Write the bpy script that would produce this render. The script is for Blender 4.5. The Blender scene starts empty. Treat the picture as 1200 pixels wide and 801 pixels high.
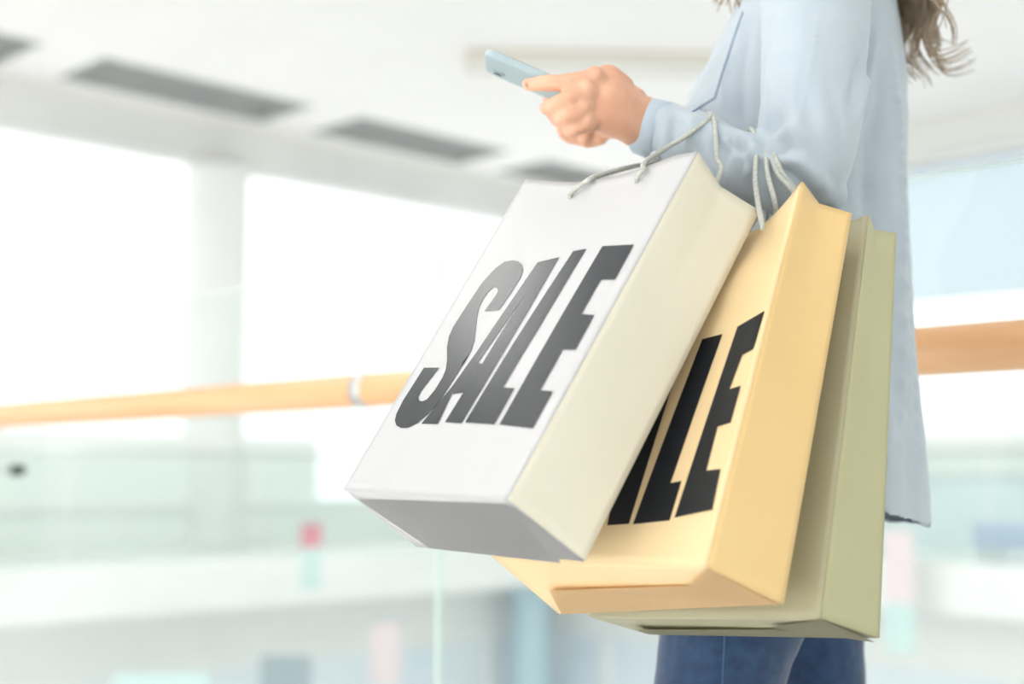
import bpy, bmesh, math, random
from mathutils import Vector, Matrix, noise
from mathutils.bvhtree import BVHTree

# ------------------------------------------------------------------ camera, world, exposure
S = bpy.context.scene
C = S.collection
FPX = 1650.0
TH = math.atan(160 / FPX)
CAMZ = 0.78
cd = bpy.data.cameras.new('camera')
cam = bpy.data.objects.new('camera', cd); C.objects.link(cam)
cam.location = (0, 0, CAMZ); cam.rotation_euler = (math.pi/2 + TH, 0, 0)
cd.sensor_width = 36; cd.lens = 36 * FPX / 1200
cd.clip_start = .05; cd.clip_end = 300
cd.dof.use_dof = True; cd.dof.focus_distance = 1.36; cd.dof.aperture_fstop = 2.7
S.camera = cam

W = bpy.data.worlds.new('daylight'); S.world = W; W.use_nodes = True
bgn = W.node_tree.nodes['Background']
bgn.inputs[0].default_value = (.97, .985, 1.0, 1); bgn.inputs[1].default_value = 1.34

S.view_settings.view_transform = 'Standard'; S.view_settings.look = 'None'
S.view_settings.gamma = 1; S.view_settings.use_curve_mapping = False
S.view_settings.exposure = 0.33
S.cycles.max_bounces = 10; S.cycles.diffuse_bounces = 6; S.cycles.transparent_max_bounces = 16
S.cycles.use_denoising = True
S.cycles.caustics_reflective = False; S.cycles.caustics_refractive = False

# ------------------------------------------------------------------ helpers
def at(px, py, Y):
    """point at world depth Y seen at pixel (px, py) of the 1200x801 photograph (used while laying out)"""
    a = (px - 600) / FPX; b = (400.5 - py) / FPX
    d = Vector((a, math.cos(TH) - b*math.sin(TH), math.sin(TH) + b*math.cos(TH)))
    return Vector((0, 0, CAMZ)) + d * (Y / d.y)

R2 = math.sqrt(.5)
def B(u, v, z): return Vector(((v-u)*R2, (u+v)*R2, z))      # the building's own axes (45 degrees to the view)

def tag(o, label=None, cat=None, group=None, kind=None):
    if label: o['label'] = label
    if cat: o['category'] = cat
    if group: o['group'] = group
    if kind: o['kind'] = kind
    return o
def empty(name, loc, label=None, cat=None, group=None):
    o = bpy.data.objects.new(name, None); C.objects.link(o); o.location = loc; o.empty_display_size = .1
    return tag(o, label, cat, group)
def link(name, me, mat, parent=None, smooth=True):
    o = bpy.data.objects.new(name, me); C.objects.link(o)
    if mat: me.materials.clear(); me.materials.append(mat)
    for p in me.polygons: p.use_smooth = smooth
    if parent:
        o.parent = parent
        if parent.type == 'EMPTY': o.matrix_parent_inverse = Matrix.Translation(-parent.location)   # meshes are built in world coordinates
    return o
def from_bm(name, bm, mat, parent=None, smooth=True, recalc=True):
    if recalc: bmesh.ops.recalc_face_normals(bm, faces=bm.faces)
    me = bpy.data.meshes.new(name); bm.to_mesh(me); bm.free()
    return link(name, me, mat, parent, smooth)

def principled(name, col, rough=.6, **kw):
    m = bpy.data.materials.new(name); m.use_nodes = True
    b = m.node_tree.nodes['Principled BSDF']
    b.inputs['Base Color'].default_value = (*col, 1); b.inputs['Roughness'].default_value = rough
    for k, v in kw.items(): b.inputs[k].default_value = v
    return m
def textured(name, c1, c2, scale, rough=.6, bump=.0, bscale=None, stretch=(1, 1, 1), detail=4, dist=.002, **kw):
    m = principled(name, c1, rough, **kw); nt = m.node_tree; N = nt.nodes; L = nt.links
    b = N['Principled BSDF']
    tc = N.new('ShaderNodeTexCoord'); mp = N.new('ShaderNodeMapping'); mp.inputs['Scale'].default_value = stretch
    L.new(tc.outputs['Object'], mp.inputs[0])
    nz = N.new('ShaderNodeTexNoise'); nz.inputs['Scale'].default_value = scale; nz.inputs['Detail'].default_value = detail
    L.new(mp.outputs[0], nz.inputs['Vector'])
    mx = N.new('ShaderNodeMix'); mx.data_type = 'RGBA'
    mx.inputs[6].default_value = (*c1, 1); mx.inputs[7].default_value = (*c2, 1)
    mr = N.new('ShaderNodeMapRange'); mr.inputs[1].default_value = .35; mr.inputs[2].default_value = .65
    L.new(nz.outputs[0], mr.inputs[0]); L.new(mr.outputs[0], mx.inputs[0]); L.new(mx.outputs[2], b.inputs['Base Color'])
    if bump:
        n2 = N.new('ShaderNodeTexNoise'); n2.inputs['Scale'].default_value = bscale or scale; n2.inputs['Detail'].default_value = 3
        L.new(mp.outputs[0], n2.inputs['Vector'])
        bp = N.new('ShaderNodeBump'); bp.inputs['Strength'].default_value = bump; bp.inputs['Distance'].default_value = dist
        L.new(n2.outputs[0], bp.inputs['Height']); L.new(bp.outputs[0], b.inputs['Normal'])
    return m
def glass(name, tint, refl=1.0):
    m = bpy.data.materials.new(name); m.use_nodes = True; nt = m.node_tree; N = nt.nodes; L = nt.links
    N.clear(); out = N.new('ShaderNodeOutputMaterial'); mix = N.new('ShaderNodeMixShader')
    tr = N.new('ShaderNodeBsdfTransparent'); tr.inputs[0].default_value = (*tint, 1)
    gl = N.new('ShaderNodeBsdfGlossy'); gl.inputs['Roughness'].default_value = .02
    fr = N.new('ShaderNodeFresnel'); fr.inputs[0].default_value = 1.0 + .45*refl
    ge = N.new('ShaderNodeNewGeometry'); sb = N.new('ShaderNodeMath'); sb.operation = 'SUBTRACT'; sb.inputs[0].default_value = 1
    mu = N.new('ShaderNodeMath'); mu.operation = 'MULTIPLY'
    L.new(ge.outputs['Backfacing'], sb.inputs[1]); L.new(fr.outputs[0], mu.inputs[0]); L.new(sb.outputs[0], mu.inputs[1])
    L.new(mu.outputs[0], mix.inputs[0]); L.new(tr.outputs[0], mix.inputs[1]); L.new(gl.outputs[0], mix.inputs[2])
    L.new(mix.outputs[0], out.inputs[0]); return m
def fabric(name, c1, c2, sc, **kw):
    m = textured(name, c1, c2, sc, .85, .25, 900, dist=.0006, **kw)
    m.node_tree.nodes['Principled BSDF'].inputs['Sheen Weight'].default_value = .25
    return m

M = {
 'white': textured('white_plaster', (.86, .86, .84), (.83, .83, .81), 2, .7),
 'ceiling': textured('ceiling_paint', (.90, .88, .86), (.88, .86, .84), 1, .8),
 'lintel': textured('grey_plaster', (.80, .80, .77), (.78, .78, .75), 2, .7),
 'pale': textured('pale_green_white_panel', (.90, .91, .88), (.88, .89, .86), 2, .6),
 'grey': textured('mid_grey_metal', (.52, .53, .52), (.46, .47, .46), 3, .5),
 'floor': textured('pale_stone_floor', (.89, .885, .865), (.85, .85, .83), 1.5, .25),
 'parapet': textured('sage_grey_panel', (.86, .88, .85), (.84, .86, .83), 2, .6),
 'bluewall': textured('pale_blue_panel', (.82, .88, .90), (.80, .86, .88), 2, .6),
 'shopfront': textured('pale_shopfront', (.80, .86, .90), (.74, .82, .88), 1, .4),
 'wood': textured('beech_wood', (.88, .51, .27), (.80, .42, .19), 14, .22, .1, 60, (.12, .12, 3), dist=.0005),
 'steel': principled('brushed_steel', (.62, .65, .66), .3, Metallic=1.0),
 'darksteel': principled('dark_steel', (.12, .16, .15), .4, Metallic=.7),
 'glass': glass('balustrade_glass', (.965, .988, .98)),
 'farglass': glass('far_balustrade_glass', (.93, .97, .96)),
 'pane': glass('window_glass', (.98, .99, .99)),
 'glassedge': principled('green_glass_edge', (.70, .84, .79), .3),
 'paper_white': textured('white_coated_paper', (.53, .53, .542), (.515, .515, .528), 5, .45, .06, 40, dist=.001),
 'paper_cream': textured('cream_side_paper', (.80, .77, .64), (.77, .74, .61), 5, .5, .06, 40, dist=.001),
 'paper_flap': textured('ivory_inner_paper', (.82, .80, .75), (.79, .77, .72), 5, .55),
 'paper_yellow': textured('yellow_paper', (.86, .62, .29), (.82, .58, .26), 5, .5, .06, 40, dist=.001),
 'paper_yellow_front': textured('pale_yellow_paper', (.86, .66, .38), (.83, .63, .35), 5, .5, .06, 40, dist=.001),
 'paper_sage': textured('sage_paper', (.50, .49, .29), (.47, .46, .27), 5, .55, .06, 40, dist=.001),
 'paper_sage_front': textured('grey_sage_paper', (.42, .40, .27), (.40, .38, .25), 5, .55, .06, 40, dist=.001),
 'ink_grey': principled('charcoal_gloss_ink', (.022, .027, .032), .25, **{'Specular IOR Level': .30}),
 'ink_black': principled('black_gloss_ink', (.012, .014, .018), .35),
 'rope': textured('grey_cord', (.60, .61, .56), (.46, .48, .44), 300, .8),
 'skin': textured('skin', (.80, .46, .31), (.73, .38, .25), 30, .48, .12, 320, dist=.0007),
 'nail': principled('nail', (.80, .48, .40), .25),
 'shirt': fabric('light_blue_cotton', (.475, .55, .61), (.45, .525, .59), 25),
 'seam': principled('blue_thread', (.20, .29, .42), .9),
 'cuffm': fabric('light_blue_cuff', (.51, .60, .69), (.48, .575, .67), 25),
 'button': principled('pearl_button', (.75, .78, .8), .3),
 'denim': fabric('blue_denim', (.022, .060, .140), (.012, .036, .092), 60),
 'denim_seam': principled('denim_topstitch', (.045, .11, .21), .9),
 'hair': textured('brown_hair', (.27, .19, .125), (.50, .40, .29), 6, .45, 0, None, (1, 1, .2)),
 'shoe': principled('white_leather', (.7, .7, .7), .5),
 'sole': principled('rubber_sole', (.8, .8, .78), .7),
 'phone': principled('pale_blue_grey_metal', (.42, .52, .56), .35, Metallic=.3),
 'screen': principled('dark_screen', (.02, .02, .03), .08),
 'lens': principled('lens_black', (.02, .02, .02), .1),
 'eye': principled('eye_white', (.8, .78, .76), .2),
 'iris': principled('brown_iris', (.10, .05, .03), .15),
 'lips': principled('lips', (.62, .22, .20), .4),
 'red': principled('red_print', (.66, .26, .30), .6),
 'teal': principled('teal_print', (.58, .74, .71), .6),
 'blue': principled('soft_blue_paint', (.46, .62, .68), .5),
 'slate': principled('slate_board', (.30, .37, .40), .6),
 'pink': principled('pink_print', (.80, .68, .70), .6),
 'purple': principled('blue_violet_fabric', (.55, .60, .76), .7),
 'tintfilm': None,
}
def tint_film_mat():
    m = bpy.data.materials.new('translucent_tint_film'); m.use_nodes = True; nt = m.node_tree; N = nt.nodes; L = nt.links
    N.clear(); out = N.new('ShaderNodeOutputMaterial'); mix = N.new('ShaderNodeMixShader'); mix.inputs[0].default_value = .75
    tr = N.new('ShaderNodeBsdfTranslucent'); tr.inputs[0].default_value = (.90, .95, .97, 1)
    tp = N.new('ShaderNodeBsdfTransparent'); tp.inputs[0].default_value = (.70, .74, .76, 1)
    L.new(tr.outputs[0], mix.inputs[1]); L.new(tp.outputs[0], mix.inputs[2]); L.new(mix.outputs[0], out.inputs[0]); return m
M['tintfilm'] = tint_film_mat()  # film that imitates the near glass's tint and reflection

def add_box(bm, u0, u1, v0, v1, z0, z1):
    vs = [bm.verts.new(B(u, v, z)) for z in (z0, z1) for u, v in ((u0, v0), (u1, v0), (u1, v1), (u0, v1))]
    for f in ((3, 2, 1, 0), (4, 5, 6, 7), (0, 1, 5, 4), (1, 2, 6, 5), (2, 3, 7, 6), (3, 0, 4, 7)):
        bm.faces.new([vs[i] for i in f])
def box(name, mat, dims, parent=None, bevel=0.0, **tg):
    bm = bmesh.new(); add_box(bm, *dims)
    if bevel: bmesh.ops.bevel(bm, geom=bm.edges[:], offset=bevel, segments=2, affect='EDGES', profile=.7)
    o = from_bm(name, bm, mat, parent, smooth=False)
    return tag(o, **tg) if tg else o

def frame_along(pts):
    """parallel transport frames"""
    T = []
    n = len(pts)
    for i in range(n):
        t = (pts[min(i+1, n-1)] - pts[max(i-1, 0)]).normalized(); T.append(t)
    ref = Vector((0, 0, 1)) if abs(T[0].z) < .9 else Vector((1, 0, 0))
    X = (ref - T[0]*ref.dot(T[0])).normalized(); out = []
    for t in T:
        X = (X - t*X.dot(t)).normalized(); out.append((t, X, t.cross(X)))
    return out
def catmull(P, k=8):
    P = [Vector(p) for p in P]; Q = [2*P[0]-P[1]] + P + [2*P[-1]-P[-2]]; out = []
    for i in range(1, len(Q)-2):
        a, b, c, d = Q[i-1:i+3]
        for j in range(k):
            t = j/k
            out.append(.5*((2*b)+(c-a)*t+(2*a-5*b+4*c-d)*t*t+(3*b-a-3*c+d)*t**3))
    out.append(P[-1]); return out
def interp(vals, k):
    out = []
    for i in range(len(vals)-1):
        for j in range(k):
            t = j/k; out.append(vals[i]*(1-t)+vals[i+1]*t)
    out.append(vals[-1]); return out
def tube(bm, pts, rad, n=10, caps='round', flat=None, axis=None):
    """closed swept tube; rad list; flat = ratio of second radius; axis = direction of the first radius"""
    pts = [Vector(p) for p in pts]; rad = list(rad)
    if caps == 'round':
        t0 = (pts[0]-pts[1]).normalized(); t1 = (pts[-1]-pts[-2]).normalized()
        r0, r1 = rad[0], rad[-1]; f0 = min(1, flat or 1)
        pre = [(pts[0]+t0*r0*f0*s, r0*c) for s, c in ((.97, .25), (.8, .6), (.45, .89))]
        post = [(pts[-1]+t1*r1*s*f0, r1*c) for s, c in ((.45, .89), (.8, .6), (.97, .25))]
        pts = [p for p, _ in pre]+pts+[p for p, _ in post]; rad = [r for _, r in pre]+rad+[r for _, r in post]
    F = frame_along(pts); rings = []
    for p, r, (t, X, Y) in zip(pts, rad, F):
        if axis is not None:
            X = (axis - t*axis.dot(t)).normalized(); Y = t.cross(X)
        fl = flat or 1
        rings.append([bm.verts.new(p + X*r*math.cos(a) + Y*r*fl*math.sin(a)) for a in [2*math.pi*i/n for i in range(n)]])
    for a, b in zip(rings, rings[1:]):
        for i in range(n): bm.faces.new((a[i], a[(i+1) % n], b[(i+1) % n], b[i]))
    bm.faces.new(rings[0][::-1]); bm.faces.new(rings[-1])
def loft(bm, rings):
    """closed solid from a list of rings of points"""
    R = [[bm.verts.new(p) for p in r] for r in rings]; n = len(R[0])
    for a, b in zip(R, R[1:]):
        for i in range(n): bm.faces.new((a[i], a[(i+1) % n], b[(i+1) % n], b[i]))
    bm.faces.new(R[0][::-1]); bm.faces.new(R[-1])
def ball(bm, c, r, sc=(1, 1, 1), seg=20):
    m = Matrix.Translation(c) @ Matrix.Diagonal((*sc, 1))
    bmesh.ops.create_uvsphere(bm, u_segments=seg, v_segments=seg//2+2, radius=r, matrix=m)
def remeshed(bm, voxel, smooth=2, factor=.5):
    bmesh.ops.recalc_face_normals(bm, faces=bm.faces)
    me = bpy.data.meshes.new('tmp'); bm.to_mesh(me); bm.free()
    o = bpy.data.objects.new('tmp', me); C.objects.link(o)
    r = o.modifiers.new('r', 'REMESH'); r.mode = 'VOXEL'; r.voxel_size = voxel
    s = o.modifiers.new('s', 'SMOOTH'); s.iterations = smooth; s.factor = factor
    dg = bpy.context.evaluated_depsgraph_get()
    out = bpy.data.meshes.new_from_object(o.evaluated_get(dg))
    bpy.data.objects.remove(o); bpy.data.meshes.remove(me)
    return out
def lerp(a, b, t): return a*(1-t)+b*t
def sstep(a, b, x):
    t = max(0, min(1, (x-a)/(b-a))); return t*t*(3-2*t)
def table(rows, z):
    """smooth interpolation in a table of rows (z, a, b, ...) sorted by z"""
    if z <= rows[0][0]: return rows[0][1:]
    for r, s in zip(rows, rows[1:]):
        if z <= s[0]:
            t = (z-r[0])/(s[0]-r[0]); t = t*t*(3-2*t)*.35+t*.65
            return tuple(lerp(a, b, t) for a, b in zip(r[1:], s[1:]))
    return rows[-1][1:]

# ------------------------------------------------------------------ the building
CZ = 4.98          # ceiling height
UW, VW = 14.0, 15.0
RV = 1.845         # line of the handrail
def struct(name, mat, boxes, **k):
    bm = bmesh.new()
    for b in boxes: add_box(bm, *b)
    o = from_bm(name, bm, mat, None, smooth=False); o['kind'] = 'structure'; return o

struct('floor', M['floor'], [(-5, UW, -3.2, 1.99, -.4, 0)])
struct('floor_left', M['floor'], [(11.5, UW, 1.99, 12, -.4, 0)])
struct('floor_right', M['floor'], [(-5, UW, 12, VW, -.4, 0)])
struct('floor_lower', M['floor'], [(-5, UW+.3, 1.99, VW+.3, -4.7, -4.5)])
struct('trim_1', M['white'], [(11.44, 11.5, 1.99, 12, -.45, .02), (-5, 11.5, 11.94, 12, -.45, .02)])   # slab edge
struct('trim_2', M['white'], [(-5, 11.4, 1.99, 2.03, -.45, -.02)])                                    # slab edge, near side

# ceiling boards leave the slots of the vents open
slots = [(-2.9, -.4), (.3, 2.9), (3.6, 6.2), (6.85, 9.45), (10.15, 12.6), (13.3, 14.8)]
SU0, SU1 = 12.62, 13.62
cb = [(-5, SU0, -3.2, VW+.3, CZ, CZ+.25), (SU1, UW+.3, -3.2, VW+.3, CZ, CZ+.25)]
vprev = -3.2
for a, b in slots: cb.append((SU0, SU1, vprev, a, CZ, CZ+.25)); vprev = b
cb.append((SU0, SU1, vprev, VW+.3, CZ, CZ+.25))
struct('ceiling', M['ceiling'], cb)
vent_txt = ['grey slatted ceiling slot behind the camera side', 'grey slatted ceiling slot nearest the left end',
  'grey slatted ceiling slot cut off by the left edge of the picture', 'largest grey slatted ceiling slot above the round column',
  'grey slatted ceiling slot left of the smartphone', 'grey slatted ceiling slot just above the white bag']
for i, (a, b) in enumerate(slots):
    if i < 2: continue
    t = empty('ceiling_vent', B((SU0+SU1)/2, (a+b)/2, CZ), vent_txt[i], 'ceiling vent', None)
    box('backing', M['grey'], (SU0-.02, SU1+.02, a-.02, b+.02, CZ+.2, CZ+.24), t)
    f = bmesh.new()
    add_box(f, SU0, SU0+.03, a, b, CZ-.012, CZ+.2); add_box(f, SU1-.03, SU1, a, b, CZ-.012, CZ+.2)
    add_box(f, SU0, SU1, a, a+.03, CZ-.012, CZ+.2); add_box(f, SU0, SU1, b-.03, b, CZ-.012, CZ+.2)
    from_bm('frame', f, M['grey'], t, False)
    n = 9
    for k in range(n):
        uu = SU0+.06+k*(SU1-SU0-.12)/(n-1)
        box('slat', M['grey'], (uu-.008, uu+.008, a+.03, b-.03, CZ+.03, CZ+.13), t)

# windows in the far left wall and the far right wall
WT = CZ-.5
def window_wall(side, pane_no, lo, piers, along, sill, matlow):
    """along='v': wall at u=UW running in v; along='u': wall at v=VW running in u"""
    def bx(a0, a1, t0, t1, z0, z1):
        return (UW+t0, UW+t1, a0, a1, z0, z1) if along == 'v' else (a0, a1, VW+t0, VW+t1, z0, z1)
    a0, a1 = lo
    struct('wall_'+side, M['lintel'] , [bx(a0, a1, 0, .3, WT, CZ)])
    struct('wall_'+side+'_lower', matlow, [bx(a0, a1, 0, .3, 0, sill)])
    struct('trim_%d' % (pane_no+3), M['white'], [bx(a0, a1, -.04, .3, sill, sill+.04)])
    for p in piers: struct('wall_'+side+'_pier', M['white'], [bx(p[0], p[1], 0, .3, sill, WT)])
    edges = [a0]+[x for p in piers for x in p]+[a1]
    k = pane_no
    for s, e in zip(edges[::2], edges[1::2]):
        if e-s < .3: continue
        w = box('window_%d' % k, M['white'], bx(s, e, .10, .16, sill+.04, sill+.09)); w['kind'] = 'structure'
        bm = bmesh.new(); add_box(bm, *bx(s, s+.04, .1, .16, sill, WT)); add_box(bm, *bx(e-.04, e, .1, .16, sill, WT)); add_box(bm, *bx(s, e, .1, .16, WT-.05, WT))
        from_bm('window_frame', bm, M['white'], w, False)
        box('pane', M['pane'], bx(s+.04, e-.04, .125, .135, sill+.06, WT-.03), w)
        k += 1
    return k
k = window_wall('left', 1, (-3.2, VW), [(1.2, 1.9), (8.85, 9.50)], 'v', .43, M['parapet'])
k = window_wall('right', k, (-5, UW), [(3.2, 3.8), (10.4, 11)], 'u', .80, M['bluewall'])
struct('wall_added_near', M['white'], [(-1.6, 3.0, -3.5, -3.2, -.4, CZ)])  # unseen wall added to block daylight from the white bag's front
struct('wall_added_end', M['white'], [(-5.3, -5, -3.2, VW, -.4, CZ)])  # unseen end wall added to make the right side darker
# columns
def column(name, u, v, r, z0, z1, mat, label, kind=None):
    bm = bmesh.new(); n = 40
    rings = [[B(u+rr*math.cos(a), v+rr*math.sin(a), z) for a in [2*math.pi*i/n for i in range(n)]]
             for z, rr in ((z0, r*1.08), (z0+.12, r*1.08), (z0+.13, r), (z1-.15, r), (z1-.14, r*1.04), (z1, r*1.04))]
    loft(bm, rings)
    o = from_bm(name, bm, mat, None, True)
    for p in o.data.polygons: p.use_smooth = abs(p.normal.z) < .3 and len(p.vertices) == 4
    return tag(o, label, 'column')
struct('wall_left_middle', M['pale'], [(UW-.02, UW+.28, -3.2, 10.6, .43, 1.28)])
struct('wall_right_middle', M['pale'], [(-5, UW, VW-.02, VW+.28, .80, 1.30)])
column('round_column', 14.06, 9.15, .35, 0, WT, M['white'], 'white round column standing between the two bright windows on the left')
column('painted_column', 11.8, 12.12, .22, -4.5, -.45, M['blue'], 'pale blue column of the lower floor left of the yellow bag')

# translucent films added to imitate tint and reflection of the near glass
for a, b in ((-4.9, 3.1), (3.85, 10.35)):
    t = empty('glass_tint_panel', B((a+b)/2, VW-.1, WT), 'pale blue film imitating glass tint and reflection in the right window wall, ' + ('beside the woman\'s back' if a < 0 else 'behind the woman'), 'tintfilm')
    box('tint_film', M['tintfilm'], (a, b, VW-.085, VW-.08, 2.85, WT), t)
    bm = bmesh.new(); tube(bm, [B(a, VW-.08, WT), B(b, VW-.08, WT)], [.04, .04], 14, caps='flat'); from_bm('top_bar', bm, M['white'], t)
    bm = bmesh.new(); tube(bm, [B(a, VW-.0825, 2.84), B(b, VW-.0825, 2.84)], [.015, .015], 10, caps='flat'); from_bm('bottom_bar', bm, M['white'], t)

# flat beige bar added in place of a shadow-like band on the ceiling
t = empty('added_ceiling_piece', B(9.2, 10.2, CZ), 'long beige bar added for a shadow-like band on the ceiling above the smartphone', 'ceiling bar')
p0, p1 = Vector((-.45, 13.75, 0)), Vector((2.0, 13.9, 0))
dv = (p1-p0).normalized(); nv = Vector((-dv.y, dv.x, 0))
def obox(name, mat, c0, c1, w, z0, z1, parent):
    bm = bmesh.new(); d = (c1-c0).normalized(); n_ = Vector((-d.y, d.x, 0))*w/2
    vs = [bm.verts.new(Vector((q.x, q.y, z))) for z in (z0, z1) for q in (c0-n_, c1-n_, c1+n_, c0+n_)]
    for f in ((3, 2, 1, 0), (4, 5, 6, 7), (0, 1, 5, 4), (1, 2, 6, 5), (2, 3, 7, 6), (3, 0, 4, 7)): bm.faces.new([vs[i] for i in f])
    return from_bm(name, bm, mat, parent, False)
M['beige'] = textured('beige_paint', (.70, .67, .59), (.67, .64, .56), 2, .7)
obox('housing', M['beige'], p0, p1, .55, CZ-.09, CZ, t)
obox('lower_panel', M['white'], p0+dv*.05, p1-dv*.05, .16, CZ-.10, CZ-.085, t)

# unseen square fill lamps added above the frame to brighten floor, bags and atrium
M['fill_glow'] = principled('fill_lamp_panel', (.9, .9, .88), .5); M['fill_glow'].node_tree.nodes['Principled BSDF'].inputs['Emission Color'].default_value = (1, .97, .92, 1); M['fill_glow'].node_tree.nodes['Principled BSDF'].inputs['Emission Strength'].default_value = 3
for k_, (u, v, txt) in enumerate(((3.0, -2.0, 'nearest to the balustrade bracket'), (1.0, -2.0, 'behind the camera'), (6.1, .9, 'farther along the walkway'), (8.4, 6.4, 'over the atrium on the left'), (3.6, 9.6, 'over the atrium on the right'))):
    t = empty('added_ceiling_piece', B(u, v, CZ), 'square white unseen fill lamp added in the ceiling, ' + txt, 'ceiling bar')
    box('housing', M['white'], (u-.8, u+.8, v-.8, v+.8, CZ-.06, CZ-.001), t)
    box('lower_panel', M['fill_glow'], (u-.72, u+.72, v-.72, v+.72, CZ-.07, CZ-.06), t)
    ld = bpy.data.lights.new('fill_light', 'AREA'); ld.shape = 'SQUARE'; ld.size = 1.4; ld.energy = (24, 72, 16, 54, 54)[k_]
    if k_ < 2: ld.spread = math.radians(40)      # narrow beams added to brighten the floor and bag bottoms; ld.color = (1, .96, .90)
    lo = bpy.data.objects.new('fill_light', ld); C.objects.link(lo); lo.location = (0, 0, -.08); lo.parent = t

# lower-level shopfronts under the far galleries
def shop(name, dims, mat, frames, label):
    t = empty(name, B((dims[0]+dims[1])/2, (dims[2]+dims[3])/2, dims[4]), label, 'shopfront')
    box('shop_wall', mat, dims, t)
    return t
sl = shop('shopfront', (12.4, 12.6, 1.99, 13.1, -4.5, -.4), M['shopfront'], 6, 'pale blue-white shopfront on the lower floor at the left')
for i in range(7):
    v = 2.4+i*1.6; box('mullion', M['white'], (12.34, 12.4, v-.05, v+.05, -4.5, -.45), sl)
box('sign_band', M['white'], (12.3, 12.4, 2.0, 12.2, -1.15, -.5), sl)
sr = shop('shopfront', (-5, 12.4, 12.9, 13.1, -4.5, -.4), M['shopfront'], 6, 'pale blue-white shopfront on the lower floor at the right')
for i in range(10):
    u = -4+i*1.7; box('mullion', M['white'], (u-.05, u+.05, 12.84, 12.9, -4.5, -.45), sr)
box('sign_band', M['white'], (-5, 12.3, 12.8, 12.9, -1.1, -.5), sr)

# far balustrades
def far_balustrade(label, p, q):
    t = empty('far_balustrade', (p+q)/2, label, 'balustrade')
    L = (q-p).length; d = (q-p).normalized(); n = max(1, int(L/1.8)); up = Vector((0, 0, 1)); nn = d.cross(up)*.006
    for i in range(n):
        a = p+d*(L*i/n+.015); b = p+d*(L*(i+1)/n-.015)
        bm = bmesh.new()
        vs = [bm.verts.new(x) for x in (a-nn, b-nn, b+nn, a+nn)]+[bm.verts.new(x+up*1.0) for x in (a-nn, b-nn, b+nn, a+nn)]
        for f in ((3, 2, 1, 0), (4, 5, 6, 7), (0, 1, 5, 4), (1, 2, 6, 5), (2, 3, 7, 6), (3, 0, 4, 7)): bm.faces.new([vs[k] for k in f])
        from_bm('glass_panel', bm, M['farglass'], t, False)
    bm = bmesh.new(); tube(bm, [p+up*1.02, q+up*1.02], [.02, .02], 12, caps='flat'); from_bm('handrail', bm, M['steel'], t)
far_balustrade('glass balustrade with thin steel rail along the far left gallery', B(11.52, 2.1, 0), B(11.52, 11.9, 0))
far_balustrade('glass balustrade with thin steel rail along the far right gallery', B(-4.9, 12.03, 0), B(11.4, 12.03, 0))

# small distant things
def banner(label, px, d, y0, y1, w, top, low, split=.42, rod=True):
    a = (px-600)/FPX
    c = at(px, y0, d); e = at(px, y1, d)
    t = empty('hanging_banner', Vector((c.x, c.y, e.z)), label, 'banner')
    z0, z1 = e.z, c.z; zs = lerp(z1, z0, split)
    # faces along the balustrade it hangs on
    dd = Vector((-R2, R2, 0)) if px > 900 else Vector((R2, R2, 0)); nn = Vector((dd.y, -dd.x, 0))
    def slab(name, za, zb, mat, hw, th):
        bm = bmesh.new()
        vs = [bm.verts.new(Vector((c.x, c.y, z))+dd*s*hw+nn*q*th) for z in (za, zb) for s, q in ((-1, -1), (1, -1), (1, 1), (-1, 1))]
        for f in ((3, 2, 1, 0), (4, 5, 6, 7), (0, 1, 5, 4), (1, 2, 6, 5), (2, 3, 7, 6), (3, 0, 4, 7)): bm.faces.new([vs[k] for k in f])
        return from_bm(name, bm, mat, t, False)
    slab('upper_cloth', zs, z1, top, w/2, .004); slab('lower_cloth', z0, zs, low, w/2, .004)
    slab('hanging_bar', z1-.01, z1+.015, M['steel'], w/2+.02, .010)
banner('narrow banner, red above teal, hanging below the left handrail', 365, 12.35, 612, 690, .22, M['red'], M['teal'], .38)
banner('narrow banner, pink above teal, hanging right of the sage bag', 1052, 12.9, 620, 765, .30, M['pink'], M['teal'], .6)
banner('wide pink banner hanging over the lower shops beside the glass joint', 452, 12.8, 728, 801, .35, M['pink'], M['pink'], .5)
# display boards of the lower shops
for px, y0, w, lab, mt in ((335, 768, .42, 'slate grey board on the lower floor, right of the teal one', M['slate']), (190, 788, .8, 'teal board low in the bottom left corner of the picture', M['teal'])):
    c = at(px, y0, 12.0)
    t = empty('display_board', Vector((c.x, c.y, -4.5)), lab, 'display board')
    q0, q1 = Vector((c.x-w/2, c.y, 0)), Vector((c.x+w/2, c.y, 0))
    obox('board', mt, q0, q1, .05, c.z-1.2, c.z, t)
    obox('stand', M['steel'], q0+Vector((w*.1, 0, 0)), q0+Vector((w*.1+.05, 0, 0)), .05, -4.5, c.z-1.2, t)
    obox('stand', M['steel'], q1-Vector((w*.1+.05, 0, 0)), q1-Vector((w*.1, 0, 0)), .05, -4.5, c.z-1.2, t)
# upholstered bench on the far right gallery
c = at(1192, 636, 13.4)
t = empty('bench', Vector((c.x, c.y, 0)), 'blue-violet padded bench on the far right gallery', 'bench')
u0, v0 = (c.y-c.x)*R2, (c.x+c.y)*R2
box('seat', M['purple'], (u0-.6, u0+.35, v0-.2, v0+.2, .12, .36), t, .04)
for du in (-.5, .25):
    for dv_ in (-.15, .15): box('leg', M['steel'], (u0+du-.02, u0+du+.02, v0+dv_-.02, v0+dv_+.02, 0, .13), t)

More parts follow.
